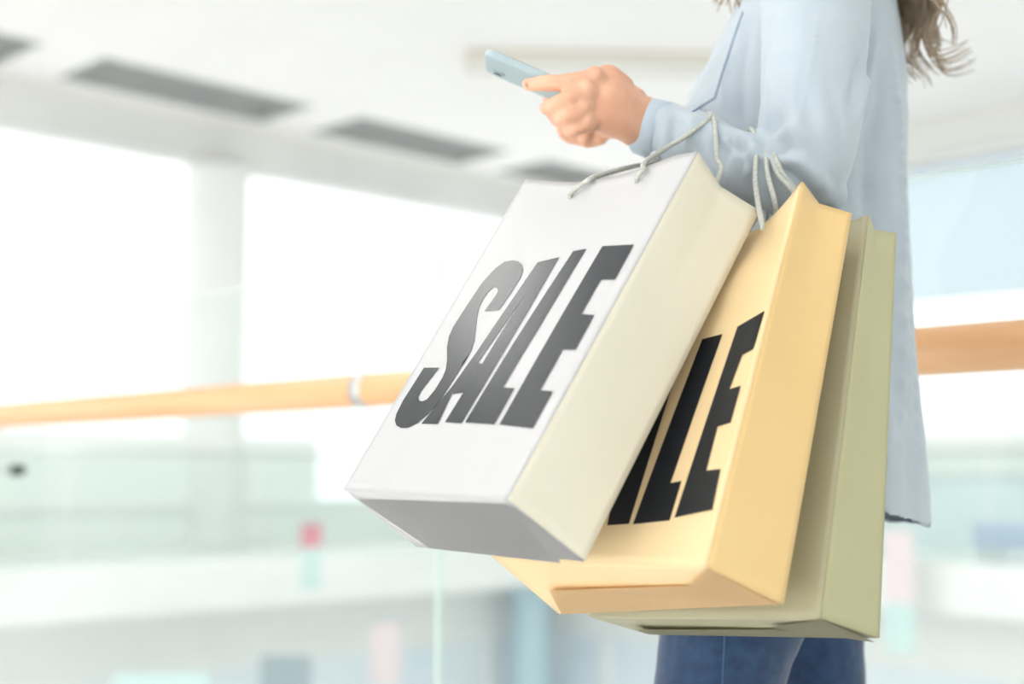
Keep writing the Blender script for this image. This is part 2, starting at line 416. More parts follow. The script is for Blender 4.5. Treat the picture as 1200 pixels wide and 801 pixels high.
# ------------------------------------------------------------------ near balustrade
bal = empty('balustrade', B(3, RV, 0), 'tall clear glass balustrade with a round wooden handrail behind the woman', 'balustrade')
bm = bmesh.new()
RZ = .962
hp = [B(-4.8+i*.47, RV, RZ) for i in range(40)]
tube(bm, hp, [.0355]*40, 28, caps='flat')
hr = from_bm('handrail', bm, M['wood'], bal); hr['label'] = 'round orange-brown wooden handrail'
for o_ in [hr]:
    for p in o_.data.polygons: p.use_smooth = len(p.vertices) == 4
GV = 1.925
for a, b in ((-4.16, -2.07), (-2.06, .035), (.045, 2.135), (2.148, 4.235), (4.245, 6.335), (6.345, 8.435), (8.445, 10.535)):
    g = box('glass_panel', M['glass'], (a, b, GV-.006, GV+.006, -.35, 1.235), bal)
    e = bmesh.new(); add_box(e, b-.004, b+.0005, GV-.0063, GV+.0063, -.35, 1.235); add_box(e, a, b, GV-.0063, GV+.0063, 1.234, 1.237)
    from_bm('glass_edge', e, M['glassedge'], g, False)
for u in (2.27, 6.45, 10.6, -1.9):
    bm = bmesh.new(); tube(bm, [B(u-.016, RV, RZ), B(u+.016, RV, RZ)], [.0372]*2, 28, caps='flat')
    o = from_bm('joint_collar', bm, M['steel'], bal); o['label'] = 'polished steel ring'
    for p in o.data.polygons: p.use_smooth = len(p.vertices) == 4
for u in (.25, 4.0, 6.0, 8.1):
    bm = bmesh.new()
    tube(bm, catmull([B(u, RV, RZ-.03), B(u, RV, RZ-.09), B(u, RV+.01, RZ-.14), B(u, RV+.04, RZ-.157), B(u, GV-.004, RZ-.157)], 5), [.006]*21, 12, caps='flat')
    br = from_bm('bracket', bm, M['steel'], bal)
    bm = bmesh.new(); tube(bm, [B(u, GV-.018, RZ-.157), B(u, GV-.006, RZ-.157)], [.018]*2, 20, caps='flat'); tube(bm, [B(u, GV+.006, RZ-.157), B(u, GV+.02, RZ-.157)], [.018]*2, 20, caps='flat')
    from_bm('bolt_cap', bm, M['darksteel'], br)
    box('saddle', M['steel'], (u-.03, u+.03, RV-.012, RV+.012, RZ-.04, RZ-.033), br)

# ------------------------------------------------------------------ the woman
per = empty('person', (.33, 1.70, 0), 'woman in light blue shirt and jeans using a phone, bags hung on her forearm', 'person')
TC = 1.70     # centre plane of her body
# ---- skeleton points
ELB = at(948, 198, 1.425); WR = at(752, 147, 1.50)
SHO = Vector((.352, 1.575, 1.375))
ELB2 = Vector((.31, 1.93, 1.11)); WR2 = Vector((.168, 1.60, 1.176)); SHO2 = Vector((.36, 1.83, 1.365))

bm = bmesh.new()
Yax = Vector((0, 1, 0)); Zax = Vector((0, 0, 1))
# trunk and neck
def oval(cx, cy, z, rx, ry, n=28, p=2.2):
    out = []
    for i in range(n):
        a = 2*math.pi*i/n; c, s = math.cos(a), math.sin(a)
        out.append(Vector((cx+rx*abs(c)**(2/p)*(1 if c > 0 else -1), cy+ry*abs(s)**(2/p)*(1 if s > 0 else -1), z)))
    return out
loft(bm, [oval(x, TC, z, rx, ry) for z, x, rx, ry in ((.76, .325, .075, .12), (.85, .335, .09, .135), (1.0, .340, .09, .125), (1.15, .335, .10, .13), (1.27, .345, .105, .15), (1.36, .36, .08, .14), (1.40, .36, .055, .07))])
tube(bm, [(.365, TC, 1.36), (.355, TC, 1.43), (.34, TC, 1.50)], [.058, .052, .052], 20)
# head looking down to the phone
HC = Vector((.305, TC, 1.585)); pit = math.radians(28)
def hd(x, y, z):      # head coordinates: x forward, y to her right (far side), z up
    X = Vector((-math.cos(pit), 0, -math.sin(pit))); Z = Vector((-math.sin(pit), 0, math.cos(pit)))
    return HC + X*x + Yax*y + Z*z
def hball(x, y, z, r, sx=1, sy=1, sz=1):
    s0 = len(bm.verts)
    rr = bmesh.ops.create_uvsphere(bm, u_segments=24, v_segments=14, radius=r)
    for v in rr['verts']: v.co = hd(x+v.co.x*sx, y+v.co.y*sy, z+v.co.z*sz)
hball(-.015, 0, .03, .094, 1.02, .82, .95); hball(.02, 0, -.035, .068, 1, .86, 1.12); hball(.055, 0, -.088, .026, 1, 1.1, .9)
hball(.05, 0, .02, .052, .8, 1.1, 1.0)
tube(bm, [hd(.083, 0, .012), hd(.104, 0, -.022), hd(.096, 0, -.034)], [.008, .012, .009], 12)
for s in (-1, 1):
    hball(.094, s*.009, -.032, .0075); hball(.066, s*.045, -.02, .02, .8, 1, .8)
    hball(.082, s*.032, .021, .014, .7, 1.5, .5)
    hball(-.012, s*.077, -.008, .027, .62, .28, 1.1); hball(-.006, s*.08, -.03, .012, .7, .5, 1)
hball(.088, 0, -.056, .012, .7, 1.9, .45); hball(.085, 0, -.066, .012, .7, 1.6, .5)
# arms
tube(bm, catmull([SHO+Vector((0, .01, 0)), at(956, 60, 1.455), at(946, 192, 1.427), at(905, 203, 1.436), at(865, 193, 1.45), at(800, 163, 1.48), WR, at(742, 142, 1.492)], 3), interp([.042, .038, .030, .026, .024, .022, .0225, .024], 3), 18)
tube(bm, [SHO2+Vector((.005, -.02, -.01)), lerp(SHO2, ELB2, .5), ELB2, lerp(ELB2, WR2, .35), lerp(ELB2, WR2, .75), WR2, WR2+Vector((-.012, -.008, .004))], [.042, .038, .033, .034, .026, .0225, .024], 18)
# ---- hands. chains of (px, py, Y, r)
def chain(pts, n=12):
    P = [at(a, b, c) for a, b, c, r in pts]; r = [q[3] for q in pts]
    tube(bm, catmull(P, 4), interp(r, 4), n)
def chain3(P, r, n=12): tube(bm, catmull(P, 4), interp(r, 4), n)
# palm: a slab from the wrist to the knuckles
def palm(w0, w1, k0, k1, th0, th1, bow):
    """w0/w1 wrist top/bottom, k0/k1 index/little knuckle"""
    rings = []
    for i in range(9):
        t = i/8; a = lerp(w0, k0, t)+bow*math.sin(math.pi*t); b = lerp(w1, k1, t)+bow*math.sin(math.pi*t)*.6
        c = (a+b)/2; h = (a-b)/2; ax = (k0+k1)/2-(w0+w1)/2; n = ax.cross(h).normalized(); th = lerp(th0, th1, t)
        rings.append([c + h*(math.copysign(abs(math.cos(q))**.8, math.cos(q))) + n*th*(math.copysign(abs(math.sin(q))**.8, math.sin(q))) for q in [2*math.pi*j/22 for j in range(22)]])
    loft(bm, rings)
palm(at(756, 119, 1.495), at(744, 172, 1.492), at(697, 88, 1.452), at(679, 150, 1.456), .022, .0135, (at(720, 118, 1.46)-at(726, 128, 1.475))*.8)
chain([(757, 140, 1.50, .024), (735, 128, 1.485, .024), (712, 100, 1.466, .018), (700, 92, 1.456, .012)], 16)   # hand back ridge to index
chain([(728, 105, 1.478, .016), (712, 90, 1.468, .014), (703, 88, 1.464, .010)], 14)                            # thumb mound over the top edge
chain([(698, 93, 1.452, .0125), (668, 96, 1.443, .0095), (650, 97, 1.446, .0095), (634, 98, 1.452, .0085), (619, 99, 1.462, .0072)])   # index
chain([(688, 108, 1.446, .0125), (666, 117, 1.437, .0098), (652, 122, 1.440, .0095), (643, 126, 1.452, .0082), (640, 126, 1.466, .0074)])
chain([(684, 126, 1.446, .0125), (668, 134, 1.438, .0095), (659, 138, 1.444, .0090), (655, 139, 1.457, .0080), (658, 136, 1.470, .0072)])
chain([(689, 144, 1.450, .0118), (675, 150, 1.445, .0085), (668, 152, 1.450, .0080), (667, 150, 1.461, .0070), (671, 146, 1.470, .0064)])
# tendons and knuckle bumps
for a, b, y in ((697, 87, 1.446), (687, 105, 1.440), (683, 123, 1.440), (688, 142, 1.445)):
    ball(bm, at(a, b, y), .0095, seg=12)
# thumb lying over the screen
chain([(742, 118, 1.505, .016), (716, 101, 1.508, .0130), (690, 95, 1.506, .0105), (668, 96, 1.505, .009), (656, 98, 1.506, .008)])
# right hand: the same build mirrored about the phone's long axis plane
MY = 1.578
def mir(px, py, Y): p = at(px, py, Y); return Vector((p.x+.020, 2*1.518-p.y+.004, p.z+.008))
palm(mir(752, 128, 1.495), mir(744, 156, 1.492), mir(697, 98, 1.452), mir(679, 132, 1.456), .022, .0135, Vector((0, .004, 0)))
chain3([WR2, mir(740, 134, 1.488), mir(712, 114, 1.466), mir(700, 103, 1.456)], [.022, .020, .015, .012])
for q in ([(698, 97, 1.452, .0125), (665, 108, 1.443, .0095), (640, 112, 1.452, .009), (625, 108, 1.475, .008), (624, 107, 1.488, .0072)],
          [(688, 112, 1.446, .0125), (664, 122, 1.437, .0098), (648, 126, 1.446, .009), (642, 124, 1.462, .008)],
          [(686, 120, 1.446, .0120), (670, 126, 1.438, .0095), (659, 128, 1.446, .009), (657, 128, 1.462, .0078)],
          [(690, 130, 1.450, .0110), (678, 134, 1.445, .0085), (671, 136, 1.452, .0075), (671, 134, 1.464, .0066)],
          [(742, 134, 1.505, .015), (716, 118, 1.508, .0125), (690, 106, 1.506, .0105), (668, 98, 1.505, .009), (652, 95, 1.504, .008)]):
    chain3([mir(*p[:3]) for p in q], [p[3] for p in q])
# legs inside the jeans, feet inside the shoes
NL = [(.315, 1.635, .80), (.245, 1.61, .58), (.215, 1.605, .46), (.225, 1.605, .28), (.25, 1.605, .09)]
FL = [(.325, 1.765, .80), (.355, 1.775, .58), (.375, 1.775, .46), (.43, 1.775, .28), (.485, 1.775, .10)]
for P in (NL, FL):
    tube(bm, catmull(P, 5), interp([.075, .058, .045, .04, .028], 5), 16)
    a = Vector(P[-1]); tube(bm, [a, a+Vector((-.03, 0, -.04)), a+Vector((-.12, 0, -.055))], [.028, .028, .018], 12)
bme = remeshed(bm, .0027, 3, .5)
# knuckle creases and veins, a little irregularity
for v, n in [(v, v.normal.copy()) for v in bme.vertices]:
    if v.co.x < .2 and v.co.z > 1.05:
        v.co += n*(noise.noise(v.co*70)*.0010)
body = link('body', bme, M['skin'], per)
# nails
def nail(px, py, Y, nrm, L=.011, Wd=.008, dirv=Vector((-1, 0, 0))):
    c = at(px, py, Y); nrm = Vector(nrm).normalized(); d = (dirv-nrm*dirv.dot(nrm)).normalized(); s = nrm.cross(d)
    bm = bmesh.new(); n = 8; g = []
    for i in range(n+1):
        row = []
        for j in range(n+1):
            a = (i/n*2-1); b_ = (j/n*2-1); rr = max(abs(a), abs(b_)); h = math.hypot(a, b_) or 1
            a2, b2 = a*rr/h, b_*rr/h
            row.append(bm.verts.new(c+d*a2*L/2+s*b2*Wd/2+nrm*(-.0022*b2*b2-.0006*a2*a2+.0003)))
        g.append(row)
    for i in range(n):
        for j in range(n): bm.faces.new((g[i][j], g[i+1][j], g[i+1][j+1], g[i][j+1]))
    bmesh.ops.solidify(bm, geom=bm.faces[:], thickness=.0006)
    from_bm('fingernail', bm, M['nail'], body)
nail(621, 97.5, 1.4537, (-.15, -1, .25), dirv=Vector((-1, 0, -.1)))
nail(659, 91, 1.505, (-.1, 0, 1))
# eyes, brows and lips
for s in (-1, 1):
    for nm, x, r, m_ in (('eyeball', .0712, .0125, M['eye']), ('iris', .0783, .0060, M['iris'])):
        b2 = bmesh.new(); ball(b2, hd(x, s*.032, .003 if nm == 'eyeball' else .0), r); from_bm(nm, b2, m_, body)
    b2 = bmesh.new(); tube(b2, [hd(.088, s*.014, .024), hd(.090, s*.032, .030), hd(.078, s*.05, .024)], [.0025, .003, .0015], 8); from_bm('eyebrow', b2, M['hair'], body)
b2 = bmesh.new(); tube(b2, [hd(.088, -.022, -.060), hd(.0965, -.008, -.057), hd(.0965, .008, -.057), hd(.088, .022, -.060)], [.002, .004, .004, .002], 10); from_bm('lips', b2, M['lips'], body)

# ---- shirt
bm = bmesh.new()
rows = [  # z, x front, x back, half width, y centre
 (.700, .215, .486, .172, TC), (.80, .208, .485, .168, TC), (.90, .205, .484, .160, TC), (1.0, .198, .483, .152, TC),
 (1.10, .190, .481, .149, TC), (1.20, .196, .481, .150, TC), (1.26, .225, .479, .152, TC), (1.31, .252, .473, .152, TC),
 (1.36, .278, .465, .148, TC), (1.395, .30, .447, .120, TC), (1.42, .312, .425, .075, TC), (1.44, .315, .415, .062, TC)]
rings = []; NR = 96; z = .70
while z <= 1.44:
    xf, xb, hw, cy = table(rows, z); ring = []
    for i in range(NR):
        a = 2*math.pi*i/NR; c, s = math.cos(a), math.sin(a)
        p = 2.25
        x = (xf+xb)/2 + (xb-xf)/2*abs(c)**(2/p)*(1 if c > 0 else -1)
        y = cy + hw*abs(s)**(2/p)*(1 if s > 0 else -1)
        low = sstep(1.15, .72, z)
        fold = (math.sin(a*7+z*3)*.006+math.sin(a*13-z*5+1)*.003)*low*abs(math.sin(a*.5+.3))
        x += c*fold; y += s*fold
        # hem: long behind, curved up at the sides and in front
        zz = z
        if z < .86:
            t = 1-(z-.70)/.16
            back = sstep(-.2, .95, c); zz = z + t*(.060-.035*back)
        ring.append(Vector((x, y, zz)))
    rings.append(ring); z += .012
loft(bm, rings)
# sleeves: (point, radius)
SL = [(at(975, -88, 1.585), .058), (at(965, -45, 1.545), .062), (at(958, 0, 1.49), .060), (at(955, 60, 1.448), .0545), (at(953, 120, 1.428), .0515), (at(949, 165, 1.425), .0495), (at(942, 196, 1.425), .0475)]
tube(bm, catmull([p for p, r in SL], 4), interp([r for p, r in SL], 4), 30)
tube(bm, [at(945, 160, 1.425), at(957, 205, 1.42), at(974, 227, 1.42)], [.045, .037, .018], 22)
SF = [(at(944, 198, 1.425), .047), (at(905, 203, 1.435), .0425), (at(865, 193, 1.45), .0372), (at(825, 175, 1.468), .0345), (at(795, 161, 1.482), .0335), (at(772, 153, 1.492), .0300), (at(757, 148, 1.499), .0285)]
tube(bm, catmull([p for p, r in SF], 4), interp([r for p, r in SF], 4), 30, caps='flat')
S2 = [(SHO2+Vector((.01, -.03, .0)), .060), (SHO2+Vector((0, .005, -.02)), .062), (lerp(SHO2, ELB2, .5), .055), (ELB2, .048), (lerp(ELB2, WR2, .5), .040), (WR2+Vector((.022, .02, 0)), .031)]
tube(bm, catmull([p for p, r in S2], 4), interp([r for p, r in S2], 4), 26)
sme = remeshed(bm, .0036, 6, .5)
# folds
INN = at(889, 168, 1.42)
def fold_disp(co, n):
    d = 0
    # compressed folds radiating from the inner elbow
    q = co-INN; r = math.hypot(q.x, q.z)
    if co.y < 1.56 and r < .30:
        ang = math.atan2(q.z, q.x)
        d += math.sin(ang*5+.9+noise.noise(co*18)*2.0)*.0062*math.exp(-r/.06)*sstep(.0, .035, r)*sstep(.29, .12, r)*sstep(1.55, 1.49, co.y)
    # soft diagonal pulls on forearm
    t = (co-WR).dot((ELB-WR).normalized())
    if -0.02 < t < .3 and co.y < 1.56 and co.x < .33:
        d += math.sin(t*150+co.z*95+noise.noise(co*12)*3)*.0030*sstep(0.02, .05, t)*sstep(.26, .18, t)*sstep(1.20, 1.13, co.z)
    # drapery at the armpit and down the back panel
    if co.x > .36 and co.z < 1.36:
        d += (math.sin(co.x*95+co.z*9+noise.noise(Vector((co.x*8, co.y*8, co.z*2)))*2.5))*.0030*sstep(1.36, 1.1, co.z)*sstep(.36, .40, co.x)
    d += noise.noise(Vector((co.x*16, co.y*16, co.z*6)))*.0035 + noise.noise(co*40)*.0009
    return d
nn_ = [v.normal.copy() for v in sme.vertices]
pre = BVHTree.FromPolygons([v.co.copy() for v in sme.vertices], [tuple(p.vertices) for p in sme.polygons])
def hit(px, py):
    o = Vector((0, 0, CAMZ)); return pre.ray_cast(o, (at(px, py, 1)-o).normalized())[0]
RIDGES = []
for amp, wd, pts in ((.0055, .0060, [(1028, 30), (1021, 70), (1012, 105), (1005, 150)]), (-.0050, .0065, [(1012, 60), (1003, 100), (996, 135)]),
                     (.0060, .0070, [(915, 182), (940, 190), (962, 206), (976, 232)]), (-.0060, .0060, [(905, 192), (930, 205), (950, 226), (956, 240)]),
                     (-.0070, .0050, [(888, 160), (896, 172), (908, 178), (930, 178)]), (.0045, .0050, [(884, 172), (880, 190), (872, 212)]),
                     (.0050, .0055, [(846, 158), (858, 172), (864, 196)]), (-.0050, .0050, [(858, 160), (871, 176), (874, 200)]),
                     (.0040, .0050, [(812, 140), (806, 158), (800, 180)]), (-.0040, .0050, [(824, 146), (820, 166), (818, 190)]), (-.0035, .0045, [(794, 134), (788, 155), (785, 180)]),
                     (.0030, .0080, [(915, 20), (905, 80), (898, 140)]), (.0022, .0030, [(962, 12), (950, 80), (934, 150)]), (-.0035, .0090, [(925, 60), (915, 120), (902, 160)]),
                     (-.0080, .0110, [(1012, 150), (1016, 260), (1022, 420), (1030, 560)]), (.0070, .0090, [(1046, 40), (1052, 160), (1056, 300), (1060, 600)]),
                     (-.0050, .0070, [(1066, 220), (1070, 400), (1075, 600)]), (-.0060, .0100, [(1034, 60), (1030, 120), (1020, 170)]),
                     (-.0050, .0080, [(876, 30), (868, 90), (872, 150)]), (.0040, .0080, [(856, 60), (846, 100), (850, 140)])):
    H = [hit(lerp(a[0], b[0], i/8), lerp(a[1], b[1], i/8)) for a, b in zip(pts, pts[1:]) for i in range(8)]
    H = [h for h in H if h]
    if len(H) > 4: RIDGES.append((amp, wd, H))
def ridge_disp(co):
    d = 0
    for amp, wd, H in RIDGES:
        if abs(co.z-H[0].z) > .6 or (co-H[len(H)//2]).length > (H[0]-H[-1]).length*.75+.04: continue
        k, m = min(((co-h).length_squared, i) for i, h in enumerate(H))
        if k < wd*wd*9:
            e = min(m, len(H)-1-m)/max(1, len(H)/4); d += amp*math.exp(-k/(wd*wd))*(min(1, .25+e))
    return d
for v, n in zip(sme.vertices, nn_):
    v.co += n*(fold_disp(v.co, n)+(ridge_disp(v.co) if v.co.y < 1.72 else 0))
# open the hem: drop the bottom cap
b3 = bmesh.new(); b3.from_mesh(sme)
dele = [f for f in b3.faces if f.normal.z < -.55 and f.calc_center_median().z < .80 and f.calc_center_median().y > 1.5]
bmesh.ops.delete(b3, geom=dele, context='FACES')
b3.to_mesh(sme); b3.free()
shirt = link('shirt', sme, M['shirt'], per)
sol = shirt.modifiers.new('thickness', 'SOLIDIFY'); sol.thickness = .0012; sol.offset = -1
bvh = BVHTree.FromPolygons([v.co.copy() for v in sme.vertices], [tuple(p.vertices) for p in sme.polygons])
def onshirt(px, py, off=.001):
    o = Vector((0, 0, CAMZ)); d = (at(px, py, 1)-o).normalized()
    h = bvh.ray_cast(o, d)
    return (h[0]+h[1]*off*(1 if h[1].dot(d) < 0 else -1)) if h[0] else None
def stitch(pxs, r, name, mat, par, k=10):
    P = [onshirt(x, y, r*.4) for x, y in [(lerp(a[0], b[0], i/k), lerp(a[1], b[1], i/k)) for a, b in zip(pxs, pxs[1:]) for i in range(k)]+[pxs[-1]]]
    P = [p for p in P if p]
    if len(P) > 3:
        b_ = bmesh.new(); tube(b_, P, [r]*len(P), 6, caps='flat'); return from_bm(name, b_, mat, par)
# chest pocket: outline of a patch seen from the side, sewn round its edge
stitch([(871, 14), (862, 40), (846, 88), (838, 115), (812, 131)], .0011, 'pocket_seam', M['seam'], shirt)
# cuff: thicker band around the wrist with a button
def ringband(c0, c1, r0, r1, th, name, mat, par, n=40, fl=1.0):
    b_ = bmesh.new(); t = (c1-c0).normalized(); X = (Zax-t*Zax.dot(t)).normalized(); Y = t.cross(X)
    R = []
    for c, r in ((c0, r0), (lerp(c0, c1, .06), r0+th), (c1, r1+th), (c1, r1), (lerp(c0, c1, .06), r0-th*.6)):
        R.append([b_.verts.new(c+X*r*math.cos(q)+Y*r*math.sin(q)*fl) for q in [2*math.pi*i/n for i in range(n)]])
    R.append(R[0])
    for a, b in zip(R, R[1:]):
        for i in range(n): b_.faces.new((a[i], a[(i+1) % n], b[(i+1) % n], b[i]))
    return from_bm(name, b_, mat, par)
cuffL = ringband(at(753, 147, 1.501), at(781, 156, 1.488), .0300, .0318, .0014, 'cuff', M['cuffm'], shirt)
cuffR = ringband(WR2+Vector((.006, .006, 0)), WR2+Vector((.034, .03, -.004)), .0300, .0345, .0014, 'cuff', M['cuffm'], shirt)
b_ = bmesh.new(); tube(b_, [at(768, 182, 1.475), at(768, 184, 1.472)], [.0055, .0055], 16, caps='flat'); from_bm('button', b_, M['button'], shirt)
# front placket with buttons and the collar
for i in range(6):
    zz = .95+i*.08; xf = table(rows, zz)[0]
    h = bvh.ray_cast(Vector((0, TC, zz)), Vector((1, 0, 0))); xf = h[0].x if h[0] else xf
    b_ = bmesh.new(); tube(b_, [(xf+.001, TC, zz), (xf-.0015, TC, zz)], [.0055, .0055], 14, caps='flat'); from_bm('button', b_, M['button'], shirt)
ringb = bmesh.new(); NC = 48; R = []
for z_, r_ in ((1.425, .062), (1.455, .060), (1.475, .060), (1.472, .066), (1.44, .078), (1.43, .086), (1.428, .083), (1.438, .073)):
    R.append([ringb.verts.new(Vector((.355+r_*.95*math.cos(a), TC+r_*math.sin(a), z_-.02*max(0, -math.cos(a))))) for a in [math.pi+.25+(2*math.pi-.5)*i/(NC-1) for i in range(NC)]])
for a, b in zip(R, R[1:]):
    for i in range(NC-1): ringb.faces.new((a[i], a[i+1], b[i+1], b[i]))
bmesh.ops.solidify(ringb, geom=ringb.faces[:], thickness=.0012)
from_bm('collar', ringb, M['cuffm'], shirt)

# ---- jeans
bm = bmesh.new()
loft(bm, [oval(x, TC, z, rx, ry) for z, x, rx, ry in ((.72, .320, .09, .145), (.80, .330, .10, .148), (.90, .335, .10, .145), (1.0, .335, .10, .135))])
tube(bm, catmull([(.325, 1.63, .80), (.262, 1.612, .66), (.235, 1.607, .57), (.215, 1.605, .46), (.228, 1.605, .28), (.252, 1.605, .075)], 5), interp([.088, .084, .0745, .060, .056, .050], 5), 28)
tube(bm, catmull([(.34, 1.765, .80), (.350, 1.77, .66), (.366, 1.775, .57), (.378, 1.775, .46), (.43, 1.775, .28), (.49, 1.775, .085)], 5), interp([.088, .082, .0715, .060, .056, .050], 5), 28)
jme = remeshed(bm, .0042, 4, .5)
for v, n in [(v, v.normal.copy()) for v in jme.vertices]:
    v.co += n*(noise.noise(Vector((v.co.x*12, v.co.y*12, v.co.z*22)))*.003+noise.noise(v.co*55)*.0007)
jeans = link('jeans', jme, M['denim'], per)
jb = BVHTree.FromPolygons([v.co.copy() for v in jme.vertices], [tuple(p.vertices) for p in jme.polygons])
P = []
for i in range(40):
    o = Vector((.232-.03*(i/39), 1.0, .68-.5*i/39)); h = jb.ray_cast(o, Yax)
    if h[0]: P.append(h[0]+Vector((0, -.0006, 0)))
if len(P) > 4:
    b_ = bmesh.new(); tube(b_, P, [.0012]*len(P), 6, caps='flat'); from_bm('side_seam', b_, M['denim_seam'], jeans)

# ---- shoes
for P in (NL, FL):
    a = Vector(P[-1]); gz = 0 if P is NL else .012
    sh = bmesh.new()
    rings = []
    for x, hw, top, bot in ((.055, .018, .062, .02), (.045, .032, .085, .018), (.0, .037, .10, .018), (-.04, .038, .085, .018), (-.09, .044, .062, .018), (-.14, .040, .045, .018), (-.165, .022, .033, .02)):
        cx, cz = a.x+x, gz+(top+bot)/2; h = (top-bot)/2
        rings.append([Vector((cx, a.y+hw*math.cos(q), cz+h*math.sin(q))) for q in [2*math.pi*i/20 for i in range(20)]])
    loft(sh, rings); s_ = from_bm('shoe', sh, M['shoe'], per)
    so = bmesh.new()
    rings = [[Vector((a.x+x, a.y+y, gz+z_)) for x, y in [(-.055+.115*math.cos(q), (.043-.006*math.cos(q))*math.sin(q)) for q in [2*math.pi*i/32 for i in range(32)]]] for z_ in (0, .022)]
    loft(so, rings); from_bm('sole', so, M['sole'], s_)

# ---- hair: a cap on the head and long wavy locks down the back
rnd = random.Random(5)
hb = bmesh.new()
rr = bmesh.ops.create_uvsphere(hb, u_segments=40, v_segments=24, radius=.1)
for v in rr['verts']:
    c = v.co.copy(); x, y, z = c.x/.1, c.y/.1, c.z/.1
    v.co = hd(-.022+x*.105, y*.091, .034+z*.100)
bmesh.ops.delete(hb, geom=[v for v in hb.verts if (v.co-HC).dot((hd(1, 0, 0)-HC).normalized()) > .055 and (v.co-HC).dot((hd(0, 0, 1)-HC).normalized()) < .085], context='VERTS')
def lock(p0, p1, out, amp, k, r, n=30, curl=1.0):
    P = []; ph = rnd.uniform(0, 6.28)
    for i in range(n):
        t = i/(n-1); base = lerp(p0, p1, t)+out*math.sin(math.pi*min(1, t*1.1))*.5
        a = amp*(t**.7)
        P.append(base+Vector((math.cos(ph+k*t*6.28)*a, math.sin(ph+k*t*6.28)*a*.8, 0))+noise.noise_vector(base*9+Vector((ph, 0, 0)))*.007)
    tube(hb, P, [r*(1-.75*(i/(n-1))**2)+.0003 for i in range(n)], 5, caps='flat')
for c_ in range(30):      # clumps of strands that curl together
    a = rnd.uniform(-1.25, 1.25); ph = rnd.uniform(0, 6.28); kk = rnd.uniform(1.6, 2.6); am = rnd.uniform(.010, .020)
    top = hd(-.085*math.cos(a)-.01, .088*math.sin(a), rnd.uniform(-.04, .06))
    ze = 1.27+rnd.random()**1.2*.10; xe = .492+rnd.gauss(0, .010)+(1.36-ze)*.12
    end = Vector((xe, TC-.01+math.sin(a)*.10, ze)); out = Vector((.085+rnd.uniform(-.015, .02), 0, 0))
    for q_ in range(20):
        n = 34; P = []; of = Vector((rnd.gauss(0, .0045), rnd.gauss(0, .006), 0)); dl = rnd.uniform(-.3, .3); le = rnd.uniform(.88, 1.04)
        for i in range(n):
            t = i/(n-1)*le; base = lerp(top, end, t)+out*math.sin(math.pi*min(1, t*1.1))*.5
            am2 = am*t**.8; w_ = ph+dl*t+kk*6.28*t**1.25
            tight = 1-.55*sstep(.7, 1, t)
            P.append(base+of*tight*(.6+t)+Vector((math.cos(w_)*am2, math.sin(w_)*am2*.8, math.cos(w_)*am2*.3)))
        r_ = rnd.uniform(.0009, .0019)
        tube(hb, P, [r_*(1-.8*(i/(n-1))**2)+.0002 for i in range(n)], 5, caps='flat')
for i in range(16):   # loose curls at the tips
    P = []; c0 = at(1080+(i % 4)*5, 40+(i % 4)*9, TC-.06+.03*(i % 4)); R_ = .026+rnd.uniform(-.006, .008); w0 = rnd.uniform(-25, 25)
    for k_ in range(26):
        t = k_/25; a_ = math.radians(170+w0+150*t)
        P.append(c0+Vector((.020+R_*math.cos(a_)*(.6-.1*t)+.022*t**3, .004*math.sin(i+t*4), R_*math.sin(a_)*(1.1-.5*t))))
    tube(hb, P, [.0009*(1-.85*k_/25)+.0002 for k_ in range(26)], 5, caps='flat')
for i in range(50):  # front locks beside the face
    near = i % 2
    s0 = hd(.04, -.075+rnd.uniform(-.006, .006), rnd.uniform(-.0, .05)) if near else hd(.04, .075, rnd.uniform(-.0, .05))
    e = Vector((.262+rnd.uniform(-.010, .010), (TC-.045 if near else TC+.05)+rnd.uniform(-.015, .015), (1.345 if near else 1.385)+rnd.uniform(-.005, .05)))
    lock(s0, e, Vector((-.02, 0, 0)), .007, 1.8, .0018)
from_bm('hair', hb, M['hair'], per, recalc=False)

# ------------------------------------------------------------------ smartphone
ph = empty('smartphone', at(645, 101, 1.512), 'thin pale blue-grey smartphone held in both hands', 'phone')
A0 = at(569.5, 70, 1.512); A1 = at(712, 131, 1.512)
ax = (A1-A0).normalized(); wy = Vector((0, 1, 0)); wy = (wy-ax*wy.dot(ax)).normalized(); nz_ = ax.cross(wy)
if nz_.z < 0: nz_ = -nz_
ctr = (A0+A1)/2; PL, PW, PT = (A1-A0).length, .070, .0078
def rrect(L, Wd, r, n=6):
    out = []
    for sx, sy, a0 in ((1, 1, 0), (-1, 1, 90), (-1, -1, 180), (1, -1, 270)):
        for i in range(n+1):
            a = math.radians(a0+90*i/n); out.append((sx*(L/2-r)+r*math.cos(a), sy*(Wd/2-r)+r*math.sin(a)))
    return out
def slab3(pts, z0, z1, ins, name, mat, par, c=None, X=None, Y=None, Z=None):
    c = c or ctr; b_ = bmesh.new(); R = []
    prof = [(z0, ins), (z0+ins, 0), (z1-ins, 0), (z1, ins)] if ins else [(z0, 0), (z1, 0)]
    mx_ = max(p[0] for p in pts); my_ = max(p[1] for p in pts)
    for z_, q in prof: R.append([c+ax*(x*(1-q/mx_))+wy*(y*(1-q/my_))+nz_*z_ for x, y in pts])
    loft(b_, R); return from_bm(name, b_, mat, par, smooth=False)
slab3(rrect(PL, PW, .010), -PT/2, PT/2, .0014, 'phone_body', M['phone'], ph)
slab3(rrect(PL-.006, PW-.005, .008), PT/2-.0002, PT/2+.0004, 0, 'screen', M['screen'], ph)
cl = slab3([(x-PL/2+.016, y+.018) for x, y in rrect(.016, .016, .004)], -PT/2-.0012, -PT/2+.0003, 0, 'camera_bump', M['phone'], ph)
